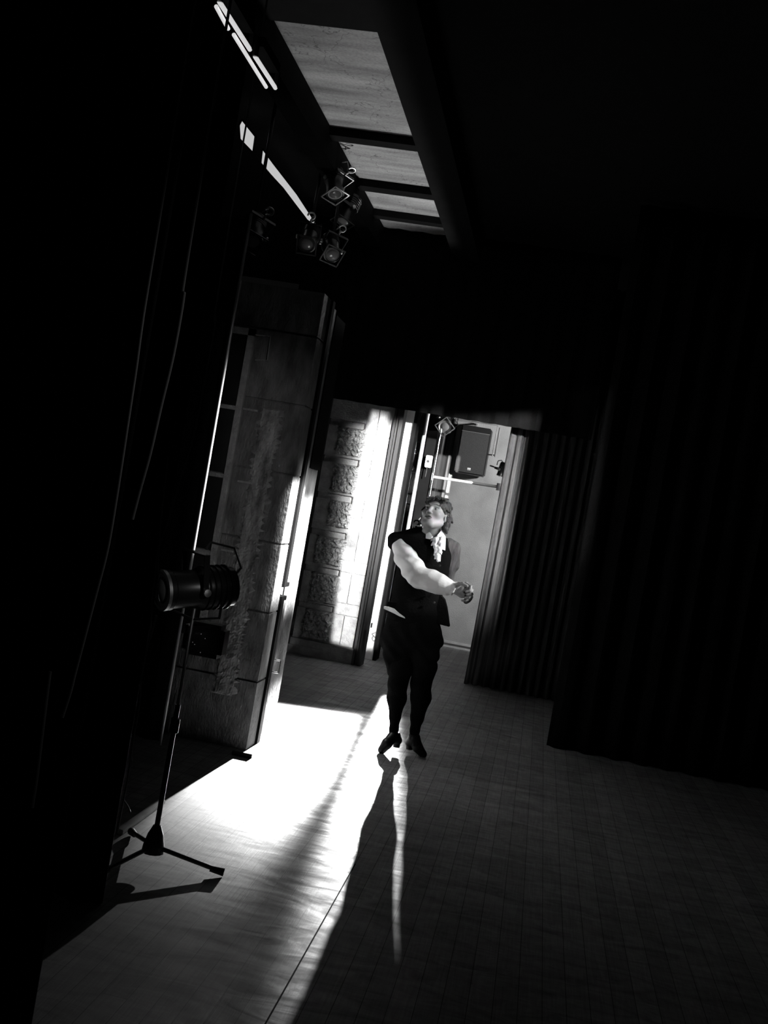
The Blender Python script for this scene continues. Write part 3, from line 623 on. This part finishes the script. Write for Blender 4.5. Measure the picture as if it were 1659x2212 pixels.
#PERSON
# ------------------------------------------------------------------ the man: distance fields polygonised into continuous skins
MY = 7.25
def P(px, py, dy=0.0): return at(px, py, 1, MY+dy)
class Field:
    def __init__(s, lo, hi, h):
        s.lo = np.array(lo, float); s.h = h; s.n = np.ceil((np.array(hi)-s.lo)/h).astype(int)+1
        s.F = np.full(s.n, 0.2, np.float32)
    def sub(s, lo, hi):
        a = np.clip(np.floor((np.array(lo)-s.lo)/s.h).astype(int), 0, s.n-1); b = np.clip(np.ceil((np.array(hi)-s.lo)/s.h).astype(int)+1, 1, s.n)
        if (b <= a).any(): return None, None
        g = np.meshgrid(*[s.lo[i]+s.h*np.arange(a[i], b[i]) for i in range(3)], indexing='ij')
        return tuple(slice(a[i], b[i]) for i in range(3)), np.stack(g, -1)
    def put(s, fn, lo, hi, k=0.02, op='u'):
        m = 2.5*k+3*s.h
        sl, X = s.sub(np.array(lo)-m, np.array(hi)+m)
        if sl is None: return s
        d = fn(X).astype(np.float32); f = s.F[sl]
        if op == 'u': hh = np.clip(0.5+0.5*(f-d)/k, 0, 1); s.F[sl] = f*(1-hh)+d*hh-k*hh*(1-hh)
        elif op == 's': hh = np.clip(0.5-0.5*(f+d)/k, 0, 1); s.F[sl] = f*(1-hh)-d*hh+k*hh*(1-hh)
        elif op == 'i': s.F[sl] = np.maximum(f, d)
        elif op == 'a': s.F[sl] = f+d
        return s
    def cone(s, a, ra, b, rb, k=0.02, op='u'):
        a, b = np.array(a, float), np.array(b, float); ab = b-a; L2 = max(1e-9, ab@ab)
        def fn(X):
            t = np.clip(((X-a)@ab)/L2, 0, 1)[..., None]; return np.linalg.norm(X-(a+ab*t), axis=-1)-(ra+(rb-ra)*t[..., 0])
        r = max(ra, rb); return s.put(fn, np.minimum(a, b)-r, np.maximum(a, b)+r, k, op)
    def chain(s, pts, k=0.02, op='u'):
        for (a, ra), (b, rb) in zip(pts[:-1], pts[1:]): s.cone(a, ra, b, rb, k, op)
        return s
    def ell(s, c, r, k=0.02, op='u', R=None):
        c = np.array(c, float); r = np.array(r, float); R = np.eye(3) if R is None else R
        def fn(X):
            q = (X-c)@R.T; a = np.linalg.norm(q/r, axis=-1); b = np.linalg.norm(q/(r*r), axis=-1); return a*(a-1)/np.maximum(b, 1e-6)
        m = r.max(); return s.put(fn, c-m, c+m, k, op)
    def mesh(s, iso=0.0):
        F = s.F-iso; F = np.pad(F, 1, constant_values=0.2); ins = F < 0; nx, ny, nz = F.shape
        acc = np.zeros((nx-1, ny-1, nz-1, 3), np.float32); cnt = np.zeros((nx-1, ny-1, nz-1), np.float32)
        cr = [(i, j, k) for i in (0, 1) for j in (0, 1) for k in (0, 1)]
        def V(c, A=F): return A[c[0]:nx-1+c[0], c[1]:ny-1+c[1], c[2]:nz-1+c[2]]
        for c in cr:
            for ax in range(3):
                if c[ax]: continue
                d = list(c); d[ax] = 1; f0, f1 = V(c), V(d); x = (f0 < 0) != (f1 < 0)
                t = np.where(x, f0/np.where(x, f0-f1, 1), 0)
                for q in range(3): acc[..., q] += np.where(x, c[q]+(t if q == ax else 0), 0)
                cnt += x
        act = cnt > 0; idx = np.full(act.shape, -1); idx[act] = np.arange(act.sum()); w = np.argwhere(act)
        vs = (w+acc[act]/cnt[act][:, None]-1)*s.h+s.lo; fs = []
        for ax in range(3):
            u, v = (ax+1) % 3, (ax+2) % 3
            A = np.moveaxis(ins, (ax, u, v), (0, 1, 2)); I = np.moveaxis(idx, (ax, u, v), (0, 1, 2))
            e = A[:-1, 1:-1, 1:-1] != A[1:, 1:-1, 1:-1]; p = np.argwhere(e); fl_ = A[:-1, 1:-1, 1:-1][e]
            i, j, k = p[:, 0], p[:, 1], p[:, 2]
            q = np.stack([I[i, j, k], I[i, j+1, k], I[i, j+1, k+1], I[i, j, k+1]], 1)
            q = np.where(fl_[:, None], q, q[:, ::-1]); fs.append(q)
        return vs, np.concatenate(fs)
def field_obj(name, F, m, parent=None, base=None, extra=None, sm=2, iso=0.0):
    vs, fs = F.mesh(iso) if F is not None else (np.zeros((0, 3)), [])
    mb = MB(); mb.v = [tuple(map(float, v)) for v in vs]; mb.f = [tuple(map(int, f)) for f in fs]
    if extra: extra(mb)
    o = mb.build(name, m, parent, True, base)
    if sm:
        md = o.modifiers.new('smooth', 'SMOOTH'); md.iterations = sm; md.factor = 0.5
    return o

lo = P(826, 1640, -0.5); lo = np.array([-1.02, MY-0.45, 0.0]); hi = np.array([-0.28, MY+0.28, 1.82])
# head frame: looking up and slightly to the left of the photograph
hc = P(939, 1112, -0.02)
hf = np.array([-0.26, -0.86, 0.40]); hf /= np.linalg.norm(hf)
hu = np.array([0.10, 0.40, 0.90]); hu -= hf*(hu@hf); hu /= np.linalg.norm(hu)
hr = np.cross(hf, hu); hr = hr if hr[0] > 0 else -hr
HR = np.stack([hr, hf, hu])
def h(r, f, u): return hc+hr*r+hf*f+hu*u
# joints
SH_R, EL_R, WR_R = P(864, 1180, 0.0), P(903, 1243, -0.20), P(975, 1269, -0.27)
SH_L, EL_L, WR_L = P(970, 1190, 0.03), P(962, 1250, 0.12), P(922, 1290, 0.16)
PEL = P(890, 1370, 0.0)
HIP_L, KN_L, CA_L, AN_L = P(862, 1375), P(859, 1478, -0.02), P(857, 1508, 0.02), P(851, 1575, 0.03)
HIP_R, KN_R, CA_R, AN_R = P(918, 1375), P(909, 1478, 0.0), P(909, 1506, 0.05), P(896, 1578, 0.08)
FT_L = [(P(853, 1590, 0.04), 0.030), (P(858, 1599, 0.05), 0.026)], [(P(852, 1588, 0.03), 0.03), (P(836, 1606, -0.02), 0.026), (P(825, 1620, -0.035), 0.018)]
FT_R = [(P(894, 1594, 0.09), 0.030), (P(886, 1604, 0.12), 0.026)], [(P(895, 1592, 0.09), 0.03), (P(902, 1614, 0.10), 0.026), (P(914, 1629, 0.12), 0.016)]

def torso(F, g=0.0, k=0.05):
    F.ell(P(916, 1212, 0.0), (0.155+g, 0.105+g, 0.16+g), k); F.ell(P(914, 1180, 0.01), (0.175+g, 0.085+g, 0.07+g), k)
    F.ell(P(903, 1270, 0.0), (0.150+g, 0.105+g, 0.15+g), k); F.ell(P(894, 1325, 0.0), (0.158+g, 0.11+g, 0.12+g), k)
    F.ell(PEL, (0.158+g, 0.115+g, 0.10+g), k)
B = Field(lo, hi, 0.0045)
torso(B, 0.0)
B.chain([(P(927, 1168, 0.03), 0.062), (P(932, 1150, 0.0), 0.054), (h(0, -0.01, -0.05), 0.055)], 0.03)
B.chain([(SH_R, 0.055), (EL_R, 0.040), (WR_R, 0.025)], 0.03); B.chain([(SH_L, 0.055), (EL_L, 0.040), (WR_L, 0.026)], 0.03)
for HI, KN, CA, AN, FT in ((HIP_L, KN_L, CA_L, AN_L, FT_L), (HIP_R, KN_R, CA_R, AN_R, FT_R)):
    B.chain([(HI, 0.085), (KN, 0.054), (CA, 0.057), (CA*0.4+AN*0.6, 0.031), (AN, 0.024)], 0.03)
    B.chain(FT[0], 0.015); B.chain(FT[1], 0.015)
# head
B.ell(h(0, -0.015, 0.028), (0.077, 0.094, 0.085), 0.02, R=HR); B.ell(h(0, 0.030, -0.035), (0.055, 0.062, 0.078), 0.03, R=HR)
B.ell(h(0, 0.062, -0.098), (0.026, 0.024, 0.020), 0.03, R=HR)
for sgn in (-1, 1):
    B.ell(h(sgn*0.040, 0.058, -0.022), (0.024, 0.024, 0.022), 0.02, R=HR); B.cone(h(sgn*0.060, 0.0, -0.055), 0.018, h(sgn*0.025, 0.055, -0.098), 0.014, 0.025)
    B.cone(h(sgn*0.012, 0.084, 0.024), 0.009, h(sgn*0.044, 0.070, 0.026), 0.009, 0.012)
    B.ell(h(sgn*0.031, 0.094, 0.006), (0.017, 0.016, 0.011), 0.010, 's', R=HR)
    B.ell(h(sgn*0.077, -0.012, -0.008), (0.010, 0.018, 0.030), 0.008, R=HR); B.ell(h(sgn*0.084, -0.008, -0.004), (0.006, 0.009, 0.017), 0.005, 's', R=HR)
B.cone(h(0, 0.088, 0.014), 0.007, h(0, 0.108, -0.026), 0.010, 0.012)
for sgn in (-1, 1): B.ell(h(sgn*0.011, 0.098, -0.030), (0.008, 0.010, 0.007), 0.006, R=HR)
B.ell(h(0, 0.084, -0.061), (0.022, 0.012, 0.014), 0.012, R=HR)
B.ell(h(0, 0.100, -0.062), (0.015, 0.014, 0.0045), 0.004, 's', R=HR)
# right hand: palm, four curled fingers, thumb on top
HD = -0.28
B.chain([(WR_R, 0.025), (P(986, 1271, HD), 0.027), (P(996, 1272, HD), 0.026)], 0.015); B.chain([(P(985, 1276, HD), 0.022), (P(998, 1284, HD), 0.024)], 0.015)
def hand(F, k, seq): 
    for s_ in seq: F.chain([(P(x, y, d), r) for x, y, d, r in s_], k)
FING_R = [[(994, 1266, HD, .013), (1007, 1261, HD-.005, .0125), (1017, 1267, HD-.03, .0105), (1015, 1276, HD-.05, .0095), (1007, 1278, HD-.055, .0085)],
          [(996, 1272, HD, .013), (1011, 1269, HD-.005, .0125), (1020, 1275, HD-.03, .0105), (1017, 1284, HD-.05, .0095), (1009, 1285, HD-.055, .0085)],
          [(996, 1279, HD, .012), (1010, 1279, HD-.005, .0115), (1017, 1284, HD-.03, .0100), (1013, 1292, HD-.05, .0090), (1006, 1291, HD-.055, .0080)],
          [(994, 1286, HD, .012), (1004, 1288, HD-.005, .0105), (1009, 1293, HD-.025, .0090), (1005, 1299, HD-.042, .0082), (998, 1297, HD-.048, .0075)],
          [(982, 1271, HD-.01, .013), (990, 1262, HD-.025, .013), (1000, 1261, HD-.045, .0110), (1009, 1266, HD-.055, .0095)]]
hand(B, 0.004, FING_R)
B.chain([(WR_L, 0.026), (P(908, 1298, 0.17), 0.028)], 0.015)
FING_L = [[(908, 1292+6*i, 0.17, .012), (895, 1294+6*i, 0.175, .011), (886-i, 1298+6*i, 0.165, .0095), (883-i, 1304+6*i, 0.15, .0085)] for i in range(4)]+[[(914, 1292, 0.165, .012), (904, 1284, 0.155, .011), (895, 1283, 0.145, .0095)]]
hand(B, 0.004, FING_L)
base = (float(P(870, 1600)[0]), MY, 0.0)
man = field_obj('person', B, M['skin'], None, base)
tag(man, 'man in black waistcoat and white ruffled shirt, on his toes, forearm across, face raised', 'person')
# eyes, lips
for sgn in (-1, 1):
    e = MB().ball(h(sgn*0.031, 0.0725, 0.006), 0.0112, 14).build('eye', M['eye'], man, True)
    MB().ball(h(sgn*0.031-0.001, 0.0812, 0.0085), (0.0048, 0.004, 0.0048), 10).build('iris', M['iris'], e, True)
def lip(pts, r): return MB().tube(smooth([tuple(h(*p)) for p in pts], 4), r, 8)
lp = lip([(-0.023, 0.085, -0.060), (-0.012, 0.096, -0.0545), (0, 0.098, -0.056), (0.012, 0.096, -0.0545), (0.023, 0.085, -0.060)], 0.0042)
lp.tube(smooth([tuple(h(*p)) for p in ((-0.023, 0.085, -0.061), (-0.011, 0.094, -0.068), (0, 0.096, -0.0695), (0.011, 0.094, -0.068), (0.023, 0.085, -0.061))], 4), 0.0045, 8)
lp.build('lips', M['lip'], man, True)
for sgn in (-1, 1): MB().tube(smooth([tuple(h(sgn*a_, b_, c_)) for a_, b_, c_ in ((0.014, 0.090, 0.026), (0.030, 0.086, 0.034), (0.048, 0.072, 0.028))], 5), 0.0032, 6).build('eyebrow', M['hair'], man, True)
# hair
Hh = Field(h(0, 0, 0)-0.19, h(0, 0, 0)+0.19, 0.0035)
Hh.ell(h(0, -0.026, 0.040), (0.087, 0.097, 0.082), 0.01, R=HR)
rng = np.random.RandomState(5)
for i in range(46):
    a_ = rng.rand()*2*math.pi; el = rng.rand()*1.25-0.25
    p = h(0.088*math.cos(el)*math.cos(a_), -0.028+0.098*math.cos(el)*math.sin(a_), 0.045+0.088*math.sin(el)); q = (p-h(0, -0.03, 0.04))
    Hh.cone(p-q*0.08, 0.019, p+q*0.06+(rng.rand(3)-0.5)*0.05-hu*0.02, 0.008, 0.005)
Hh.ell(h(0, 0.085, -0.035), (0.066, 0.085, 0.088), 0.008, 's', R=HR)              # the face stays clear
Hh.ell(h(0, 0.03, -0.09), (0.062, 0.09, 0.075), 0.008, 's', R=HR)
for i in range(9):
    t = i/8; Hh.cone(h(0.085+0.006*math.sin(5*i), -0.03, 0.02-0.085*t), 0.019-0.006*t, h(0.096, -0.035+0.02*math.sin(3*i), 0.0-0.09*t), 0.015-0.006*t, 0.006)
    Hh.cone(h(-0.078, -0.03, 0.03-0.07*t), 0.014-0.004*t, h(-0.084, -0.025, 0.01-0.07*t), 0.012, 0.006)
Hh.chain([(h(0.06, -0.09, -0.02), 0.03), (P(960, 1140, 0.06), 0.02), (P(957, 1158, 0.07), 0.012)], 0.01)
Hh.cone(h(-0.05, 0.060, 0.080), 0.014, h(0.055, 0.055, 0.072), 0.014, 0.01)
for i in range(7): Hh.cone(h(-0.06+0.02*i, 0.045, 0.09), 0.012, h(-0.055+0.02*i+rng.rand()*0.02, 0.078, 0.062+0.02*rng.rand()), 0.005, 0.005)
field_obj('hair', Hh, M['hair'], man, sm=1)
# shirt sleeve over the near arm, folds running along it
def folds(F, amp, fn):
    sl, X = F.sub(F.lo, F.lo+F.h*F.n); F.F[sl] += amp*fn(X).astype(np.float32)
S = Field(SH_R-0.2+np.array([0, -0.3, -0.25]), SH_R+np.array([0.52, 0.2, 0.2]), 0.005)
S.chain([(P(866, 1178, 0.0), 0.066), (P(878, 1205, -0.09), 0.074), (P(893, 1231, -0.17), 0.073), (EL_R+np.array([0, 0, -0.004]), 0.070)], 0.02)
S.chain([(EL_R+np.array([0, 0, -0.004]), 0.070), (P(930, 1254, -0.235), 0.068), (P(951, 1262, -0.255), 0.060), (P(966, 1268, -0.262), 0.050), (P(970, 1268, -0.265), 0.040)], 0.02)
S.cone(P(970, 1267, -0.267), 0.034, P(977, 1269, -0.27), 0.040, 0.004)
for i in range(14):
    a_ = i*2*math.pi/14; q = P(976, 1269, -0.27)+0.034*np.array([0.3*math.sin(a_), math.cos(a_), math.sin(a_)]); S.cone(q, 0.009, q+np.array([0.016, 0, -0.002])+0.25*(q-P(976, 1269, -0.27)), 0.005+0.003*(i % 3), 0.004)
folds(S, 0.0026, lambda X: np.sin(38*X[..., 0]+30*X[..., 2]+4*np.sin(14*X[..., 2]+9*X[..., 1]))+0.7*np.sin(70*X[..., 2]-25*X[..., 0]+3*np.sin(20*X[..., 0])))
field_obj('shirt_sleeve', S, M['shirt'], man)['label'] = 'full white shirt sleeve gathered at the cuff'
S = Field(np.minimum(np.minimum(EL_L, WR_L), SH_L)-0.12, np.maximum(SH_L, EL_L)+0.14, 0.0055)
S.chain([(SH_L+np.array([0.0, 0, 0.012]), 0.070), (P(970, 1218, 0.07), 0.062), (EL_L, 0.054)], 0.02); S.chain([(EL_L, 0.054), (WR_L*0.9+EL_L*0.1, 0.042)], 0.02)
folds(S, 0.004, lambda X: np.sin(90*X[..., 0]+14*X[..., 2]))
field_obj('grey_sleeve', S, M['sleeve_grey'], man)['label'] = 'dark grey ribbed sleeve of the arm held behind'
# waistcoat
V_ = Field(np.array([-1.02, MY-0.22, 0.62]), np.array([-0.30, MY+0.24, 1.62]), 0.006)
torso(V_, 0.018, 0.05)
V_.cone(P(858, 1163, 0.0), 0.040, P(905, 1146, 0.03), 0.024, 0.03); V_.cone(P(972, 1178, 0.03), 0.030, P(955, 1164, 0.04), 0.020, 0.03)
V_.cone(P(853, 1166, 0.0), 0.048, P(850, 1176, 0.0), 0.040, 0.02)
V_.put(lambda X: (X[..., 2]-1.62), V_.lo, V_.lo+V_.h*V_.n, 0.01, 'i')
V_.chain([(P(934, 1150, -0.12), 0.075), (P(943, 1175, -0.14), 0.050), (P(946, 1208, -0.15), 0.020)], 0.01, 's')
hem_z = float(P(895, 1345)[2]); hx = float(P(895, 1345)[0])
V_.put(lambda X: (hem_z-X[..., 2]), V_.lo, V_.lo+V_.h*V_.n, 0.01, 'i')
folds(V_, 0.002, lambda X: np.sin(40*X[..., 2]+20*X[..., 0]))
def skirt(mb):
    # pointed front skirts of the waistcoat, thick cloth
    for pts, d in ((((925, 1280), (950, 1283), (960, 1296), (964, 1312), (967, 1334), (972, 1357), (950, 1349), (930, 1345)), -0.06), (((833, 1300), (880, 1300), (900, 1345), (873, 1336), (850, 1322), (832, 1312)), -0.10)):
        mb.prism([tuple(P(x, y, d)) for x, y in pts], (0, 0.10, 0))
field_obj('waistcoat', V_, M['vest'], man, extra=skirt, sm=1)
mb = MB()
for i, (a_, b_) in enumerate(zip([(829, 1311), (838, 1312), (850, 1316), (861, 1324), (874, 1334)], [(829, 1315), (840, 1320), (852, 1324), (863, 1330), (875, 1335)])):
    pass
top = [(829, 1310), (838, 1311), (850, 1315), (861, 1324), (874, 1333)]; bot = [(875, 1336), (862, 1331), (851, 1325), (840, 1320), (829, 1315)]
mb.prism([tuple(P(x, y, -0.125)) for x, y in top+bot], (0, 0.03, 0))
mb.build('shirt_tail', M['shirt'], man)['label'] = 'white shirt edge showing under the waistcoat'
for i in range(5): MB().ball(P(950-3*i, 1222+20*i, -0.125), 0.008, 10).build('button', M['black_metal'], man, True)
# collar and ruffled front
mb = MB()
mb.prism([tuple(P(x, y, d)) for x, y, d in ((915, 1150, -0.03), (928, 1150, -0.07), (936, 1160, -0.10), (929, 1165, -0.11), (919, 1163, -0.08))], (0.0, 0.010, 0))
mb.prism([tuple(P(x, y, d)) for x, y, d in ((936, 1163, -0.10), (944, 1157, -0.09), (954, 1145, -0.04), (963, 1160, -0.06), (961.5, 1189, -0.11), (954, 1186, -0.12), (944, 1176, -0.12))], (0.0, 0.010, 0))
mb.build('collar', M['collar'], man)['label'] = 'open white pointed collar'
J = Field(P(920, 1215, -0.2), P(972, 1150, 0.05), 0.0035)
rng = np.random.RandomState(3)
for i in range(70):
    t = i/70; y_ = 1160+48*t; w_ = (1-t)*13+2; x_ = 944+3*t+(rng.rand()-0.5)*2*w_*0.9
    q = P(x_, y_, -0.105-0.03*t-0.02*rng.rand()); J.cone(q, 0.008+0.006*rng.rand(), q+np.array([rng.rand()*0.02-0.01, -0.008, -0.016]), 0.005, 0.003)
field_obj('ruffled_jabot', J, M['collar'], man, sm=0)['label'] = 'white ruffled shirt front'
# breeches, stockings, shoes
K = Field(np.array([-1.02, MY-0.2, 0.38]), np.array([-0.36, MY+0.24, 1.10]), 0.006)
K.ell(PEL, (0.175, 0.13, 0.115), 0.04); K.ell(P(893, 1345), (0.168, 0.122, 0.10), 0.04); K.chain([(P(857, 1372), 0.100), (P(858, 1410), 0.085), (P(860, 1448), 0.069)], 0.03); K.chain([(P(922, 1372), 0.102), (P(918, 1410), 0.090), (P(912, 1450), 0.076)], 0.03)
K.ell(P(834, 1384, 0.02), (0.045, 0.05, 0.055), 0.02); K.ell(P(943, 1384, 0.02), (0.048, 0.05, 0.05), 0.015); K.cone(P(940, 1360, .0), 0.035, P(948, 1366, 0), 0.02, 0.01)
folds(K, 0.004, lambda X: np.sin(60*X[..., 0]+8*np.sin(9*X[..., 2])))
field_obj('breeches', K, M['vest'], man)
for AN, CA, KN, nm in ((AN_L, CA_L, KN_L, 'l'), (AN_R, CA_R, KN_R, 'r')):
    T = Field(np.minimum(AN, CA)-0.13, np.maximum(KN, CA)+np.array([0.14, 0.14, 0.25]), 0.005)
    g = 0.006 if nm == 'l' else 0.010
    T.chain([(KN+np.array([0.005, 0, 0.12]), 0.075+g), (KN, 0.056+g), (CA, 0.057+g), (CA*0.4+AN*0.6, (0.030 if nm == 'l' else 0.033)+g), (AN, 0.024+g*0.6), (AN+np.array([0, 0.01, -0.03]), 0.028)], 0.02)
    field_obj('stocking', T, M['vest'], man)
for FT, AN, toe in ((FT_L, AN_L, -1), (FT_R, AN_R, 1)):
    allp = np.array([p for q in FT for p, r in q]); T = Field(allp.min(0)-0.06, allp.max(0)+0.06, 0.004)
    for q in FT: T.chain([(p, r+0.007) for p, r in q], 0.012)
    T.cone(FT[1][1][0], 0.032, FT[1][2][0], 0.024, 0.01)
    T.put(lambda X, c=FT[1][0][0]: (X[..., 2]-(c[2]+0.022)), T.lo, T.hi if hasattr(T, 'hi') else T.lo+T.h*T.n, 0.01, 'i')
    def heel(mb, q=FT[0][1][0]): mb.tube([tuple(q+np.array([0.0, 0, -0.01])), tuple(q+np.array([0.002, 0.0, -0.048]))], [0.027, 0.022], 14)
    sh = field_obj('shoe', T, M['leather'], man, extra=heel, sm=1)
    b0 = FT[1][0][0]*0.35+FT[1][1][0]*0.65
    MB().tube([tuple(b0+np.array([-0.018, -0.03, 0.012])), tuple(b0+np.array([0.018, -0.03, 0.010])), tuple(b0+np.array([0.020, -0.034, -0.012])), tuple(b0+np.array([-0.016, -0.034, -0.010])), tuple(b0+np.array([-0.018, -0.03, 0.012]))], 0.003, 6).build('buckle', M['black_metal'], sh, True)
# black strap he holds
pts = [tuple(P(x, y, d)) for x, y, d in ((1017, 1277, HD-.035), (1021, 1284, HD-.06), (1019, 1292, HD-.07), (1013, 1299, HD-.07), (1006, 1302, HD-.055), (1003, 1297, HD-.03), (1010, 1290, HD-.025), (1016, 1282, HD-.02))]
tag(MB().tube(smooth(pts, 5), [0.004+0.004*math.sin(math.pi*i/35) for i in range(36)], 8).build('leather_strap', M['leather'], None, True), 'small black strap looped round the fingers of the man\'s raised fist', 'strap')
